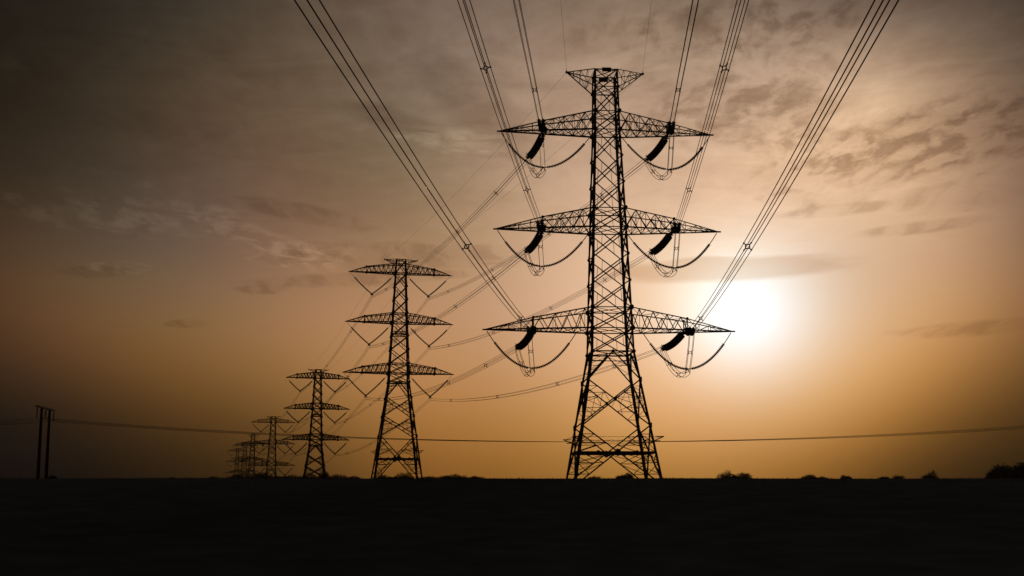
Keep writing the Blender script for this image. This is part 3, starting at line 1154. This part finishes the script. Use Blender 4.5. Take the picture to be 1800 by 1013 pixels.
# ------------------------------------------------------------------ twin-pole line crossing behind
pA = Vector((-80.6, 170.0, EYE))
aV = Vector((-0.95, 5.25, 0)).normalized()
step = 5.25
root = empty('twin_pole_structure', (pA.x + aV.x * step, pA.y + aV.y * step, 0))
tag(root, 'twin wooden poles with a tilted crossarm standing alone at far left', 'utility pole')
bz = ground_z(root.location.x, root.location.y)
root.location.z = bz
root.location.x += 0.35
LEAN = -0.034
root.rotation_euler = (0, LEAN, 0)
H = EYE + 12.35 - bz
for s in (-1, 1):
    mb = MB()
    b = aV * (s * 2.55)
    mb.tube([b + Vector((0, 0, -0.5)), b + Vector((0, 0, H * .5)), b + Vector((0, 0, H + 0.1))], [0.31, 0.26, 0.20], 12)
    mb.build('pole', M_WOOD, root, True)
mb = MB()
side_p = Vector((aV.y, -aV.x, 0))
for s in (-1, 1):
    mb.box(side_p * s * 0.19 + Vector((0, 0, H - 0.12)), 11.0, 0.11, 0.26, (aV, side_p, Vector((0, 0, 1))))
mb.tube([side_p * -0.3 + Vector((0, 0, H - .12)), side_p * 0.3 + Vector((0, 0, H - .12))], 0.03, 5)
mb.build('crossarm', M_WOOD, root)
mb = MB()
for s in (-1, 1):
    b = aV * (s * 2.55)
    mb.tube([b + Vector((0, 0, H * .72)), b * 0 + Vector((0, 0, H - .3))], 0.03, 5)
mb.build('brace', M_STEEL, root)
# stay wire to the ground
mb = MB()
mb.tube([aV * -2.55 + Vector((0, 0, H * .55)), aV * -2.55 + Vector((3.0, 0.3, 0))], 0.02, 5)
mb.build('stay_wire', M_WIRE, root)
hang = []
for i in (-1, 0, 1):
    top = aV * (i * step) + Vector((0, 0, H - 0.25))
    bot = top - Vector((0, 0, 1.75))
    mb = MB()
    mb.discs([top - Vector((0, 0, .15)), bot], 0.16, 0.14, 0.05, 8)
    mb.tube([top, top - Vector((0, 0, .2))], 0.03, 5)
    mb.tube([bot, bot - Vector((0, 0, .12))], 0.05, 6)
    mb.build('insulator_string', M_GLASS, root)
    hang.append(root.location + Matrix.Rotation(LEAN, 3, 'Y') @ (bot - Vector((0, 0, 0.1))))
ln = Vector((1, 0.05, 0)).normalized()
for i, (h, w_) in enumerate(zip(hang, ('nearest', 'middle', 'farthest'))):
    mb = MB()
    B = h + ln * 240 + Vector((0, 0, 5.0 + 0.26 * i))
    mb.tube([p - h for p in catenary(h, B, 6.0 + 0.12 * (1 - i), 60)], 0.034, 5)
    o = mb.build('overhead_wire', M_WIRE, None, True)
    o.location = h
    tag(o, 'long low wire from the %s insulator of the twin poles across to the right edge' % w_, 'power line', 'low wires of the twin-pole line')
    mb = MB()
    B = h + Vector((-62 - 2 * i, 4.0 + 3 * i, -0.3))
    mb.tube([p - h for p in catenary(h, B, 1.5 - 0.35 * i, 24)], 0.030, 5)
    o = mb.build('overhead_wire', M_WIRE, None, True)
    o.location = h
    tag(o, 'short wire from the %s insulator of the twin poles out of the left edge' % w_, 'power line', 'low wires of the twin-pole line')


# ------------------------------------------------------------------ bushes and trees on the horizon
def plant(name, x, y, w, h, lean, seed, label, cat, group, blobs, leaf=0.07, dens=1.0, spikes=6, trunk=False):
    """shrub or tree: forking stems, leaves clustered round lumpy masses"""
    rnd = random.Random(seed)
    z = ground_z(x, y) - 0.05
    root = empty(name, (x, y, z))
    tag(root, label, cat, group)
    st, lf = MB(), MB()
    cen = []
    for k in range(blobs):
        u = (k + 0.5) / blobs * 2 - 1 + rnd.uniform(-0.12, 0.12)
        prof = math.sqrt(max(0.08, 1 - u * u * 0.9)) * rnd.uniform(0.72, 1.0)
        rz = h * 0.5 * prof
        zc_ = h * prof - rz * 0.95
        if trunk:
            zc_ += 0.06 * h
        cen.append((Vector((u * w * 0.42 + lean * (zc_ - h * .3), rnd.uniform(-.3, .3) * w * 0.5, zc_)),
                    w * 0.85 / math.sqrt(blobs + 1) * rnd.uniform(.8, 1.1), rz))
        # skirt of lower growth that closes the bush down to the ground
        cen.append((Vector((u * w * 0.44 + rnd.uniform(-.05, .05) * w, rnd.uniform(-.3, .3) * w * .5, h * 0.16)),
                    w * 0.75 / math.sqrt(blobs + 1), h * 0.24))
    for (c_, rx, rz) in cen:
        b0 = Vector((rnd.uniform(-.06, .06) * w, rnd.uniform(-.04, .04) * w, 0))
        m1 = b0.lerp(c_, 0.5) + Vector((rnd.uniform(-.05, .05) * w, 0, 0.06 * h))
        r0 = 0.035 * h + 0.015
        st.tube([b0, m1, c_], [r0, r0 * .6, r0 * .3], 6)
        for j in range(5):
            e = c_ + Vector((rnd.uniform(-1, 1) * rx, rnd.uniform(-1, 1) * rx, rnd.uniform(-.2, 1) * rz))
            st.tube([m1.lerp(c_, rnd.uniform(.4, 1)), e], [r0 * .3, r0 * .1], 4)
        # small twig clusters so that the outline breaks up
        ncl = int(60 * dens)
        for j in range(ncl):
            th, ph = rnd.uniform(0, 2 * math.pi), math.acos(rnd.uniform(-1, 1))
            rr = rnd.uniform(0.25, 1.08) ** 0.5
            q = c_ + Vector((rx * rr * math.sin(ph) * math.cos(th), rx * rr * math.sin(ph) * math.sin(th), rz * rr * math.cos(ph)))
            q.x += lean * (q.z - c_.z) * 0.8
            if q.z < 0.02:
                q.z = abs(q.z)
            cr = leaf * rnd.uniform(1.4, 3.2)
            for m in range(11):
                pz = q + Vector((rnd.gauss(0, cr * .6), rnd.gauss(0, cr * .6), rnd.gauss(0, cr * .45)))
                a = Vector((rnd.gauss(0, 1), rnd.gauss(0, 1), rnd.gauss(0, .7))).normalized() * leaf * rnd.uniform(.6, 1.2)
                b = Vector((rnd.gauss(0, 1), rnd.gauss(0, 1), rnd.gauss(0, 1))).normalized() * leaf * .4
                n0 = len(lf.v)
                lf.v += [tuple(pz - a), tuple(pz + b), tuple(pz + a), tuple(pz - b)]
                lf.f.append((n0, n0 + 1, n0 + 2, n0 + 3))
    for k in range(spikes):
        (c_, rx, rz) = rnd.choice(cen)
        s_ = c_ + Vector((rnd.uniform(-.7, .7) * rx, 0, rz * .5))
        e = s_ + Vector((lean * .5 * rz + rnd.uniform(-.3, .3) * rz, 0, rz * rnd.uniform(.6, 1.1)))
        st.tube([s_, s_.lerp(e, .5) + Vector((.03, 0, .02)), e], [0.02, 0.015, 0.008], 4)
        for m in range(8):
            t = rnd.random()
            p = s_.lerp(e, t)
            a = Vector((rnd.gauss(0, 1), rnd.gauss(0, 1), rnd.gauss(0, .7))).normalized() * leaf
            b = Vector((rnd.gauss(0, 1), 0, rnd.gauss(0, 1))).normalized() * leaf * .35
            n0 = len(lf.v)
            lf.v += [tuple(p), tuple(p + a * .5 + b), tuple(p + a), tuple(p + a * .5 - b)]
            lf.f.append((n0, n0 + 1, n0 + 2, n0 + 3))
    st.build('trunk' if trunk else 'stems', M_BARK, root)
    lf.build('crown' if trunk else 'foliage', M_LEAF, root)
    return root


PX = 1750.0 / 0.9822       # pixels of a 1800-wide frame per unit of x/y at eye level


def at_x(px, y):
    return (px - 900.0) / PX * y


G1 = 'bushes along the dark horizon'
BUSH = [  # px, distance, width px, height px above horizon, lean, blobs, spikes, label
    (1277, 150, 24, 15, 0.15, 3, 12, 'left spiky lump of the wind-bent bush right of the nearest pylon'),
    (1302, 152, 30, 13, 0.8, 4, 10, 'wind-bent bush leaning right, largest one under the bright sun'),
    (1421, 160, 27, 7, 0.2, 4, 6, 'low flat bush with twigs, third bush right of the nearest pylon'),
    (1446, 160, 16, 4, 0.0, 2, 2, 'tiny low shrub between two bushes on the right horizon'),
    (1487, 158, 16, 6, 0.0, 3, 2, 'small rounded bush at the centre of the right horizon'),
    (1555, 165, 16, 4, 0.0, 3, 1, 'thin low shrub left of the small round one on right horizon'),
    (1579, 165, 13, 6, 0.0, 2, 1, 'small squat bush right of the thin low shrub'),
    (1634, 160, 20, 12, 0.9, 3, 3, 'small bush with one arm reaching right, alone before the trees'),
    (1098, 130, 26, 10, 0.35, 4, 9, 'scraggly bush seen between the legs of the nearest pylon'),
    (1046, 128, 16, 5, 0.0, 2, 3, 'very low shrub beside the left legs of the nearest pylon'),
    (796, 230, 46, 9, 0.1, 6, 7, 'wide low thicket between the two nearest pylons'),
    (836, 228, 22, 6, 0.1, 3, 3, 'small round end bush of the thicket, toward the nearest pylon'),
    (755, 225, 34, 5, 0.0, 4, 3, 'low bush just right of the second pylon feet'),
    (708, 215, 36, 10, 0.1, 5, 9, 'bush with curling twigs between the feet of the second pylon'),
    (672, 215, 28, 7, 0.1, 4, 3, 'rounded bush at the left foot of the second pylon'),
    (622, 228, 20, 5, 0.0, 3, 3, 'small bush midway between the second and third pylons'),
    (594, 230, 32, 8, 0.0, 4, 3, 'flat topped bush just right of the third pylon'),
    (570, 232, 15, 17, 0.0, 3, 3, 'upright dark bush against the right leg of the third pylon'),
    (545, 232, 36, 8, 0.0, 4, 3, 'low bush at the left leg of the third pylon'),
    (505, 234, 44, 8, 0.0, 5, 4, 'bush covering the foot of the fourth pylon'),
    (462, 234, 52, 11, 0.0, 6, 4, 'dark thicket hiding the feet of the tiniest pylons'),
    (415, 234, 44, 7, 0.0, 5, 4, 'low thicket at the left end of the pylon row'),
    (375, 220, 20, 3, 0.0, 3, 2, 'lone tiny shrub left of the whole pylon row'),
    (302, 210, 10, 3, 0.0, 2, 2, 'tiniest shrub on the dark left horizon'),
    (92, 172, 10, 6, 0.2, 2, 2, 'small dark shrub beside the foot of the twin poles'),
]
for i, (px, y, wpx, hpx, lean, nb, sk, lab) in enumerate(BUSH):
    w = wpx / PX * y
    x = at_x(px, y)
    hh = (hpx + 2.6) / 1782.0 * y + (EYE - ground_z(x, y))
    plant('bush', x, y, w, hh * 1.02, lean, 100 + i, lab, 'bush', G1, nb, 0.06 + 0.00018 * y, 1.7, sk)
G2 = 'dark trees at the right edge'
TREES = [
    (1762, 168, 48, 24, 0.0, 6, 'round dark tree, left one of the clump at right edge'),
    (1805, 172, 52, 27, 0.0, 7, 'dark tree cut off by the right edge of the picture'),
]
for i, (px, y, wpx, hpx, lean, nb, lab) in enumerate(TREES):
    w = wpx / PX * y
    x = at_x(px, y)
    hh = hpx / 1782.0 * y + (EYE - ground_z(x, y))
    plant('tree', x, y, w, hh * 1.05, lean, 300 + i, lab, 'tree', G2, nb, 0.12, 3.0, 2, True)


# ------------------------------------------------------------------ dusty air
hz = MB()
hz.box((0, 0, 16.0), 2960, 2960, 70.0)
hm = bpy.data.materials.new('dusty_air')
hm.use_nodes = True
ht = hm.node_tree
ht.nodes.clear()
ho = ht.nodes.new('ShaderNodeOutputMaterial')
hv = ht.nodes.new('ShaderNodeVolumePrincipled')
hv.inputs['Color'].default_value = (0.95, 0.72, 0.48, 1)
hv.inputs['Density'].default_value = 0.00005
hv.inputs['Anisotropy'].default_value = 0.6
ht.links.new(hv.outputs[0], ho.inputs['Volume'])
h_ = hz.build('haze', hm)
tag(h_, 'thin dusty air over the whole field', 'haze', kind='stuff')
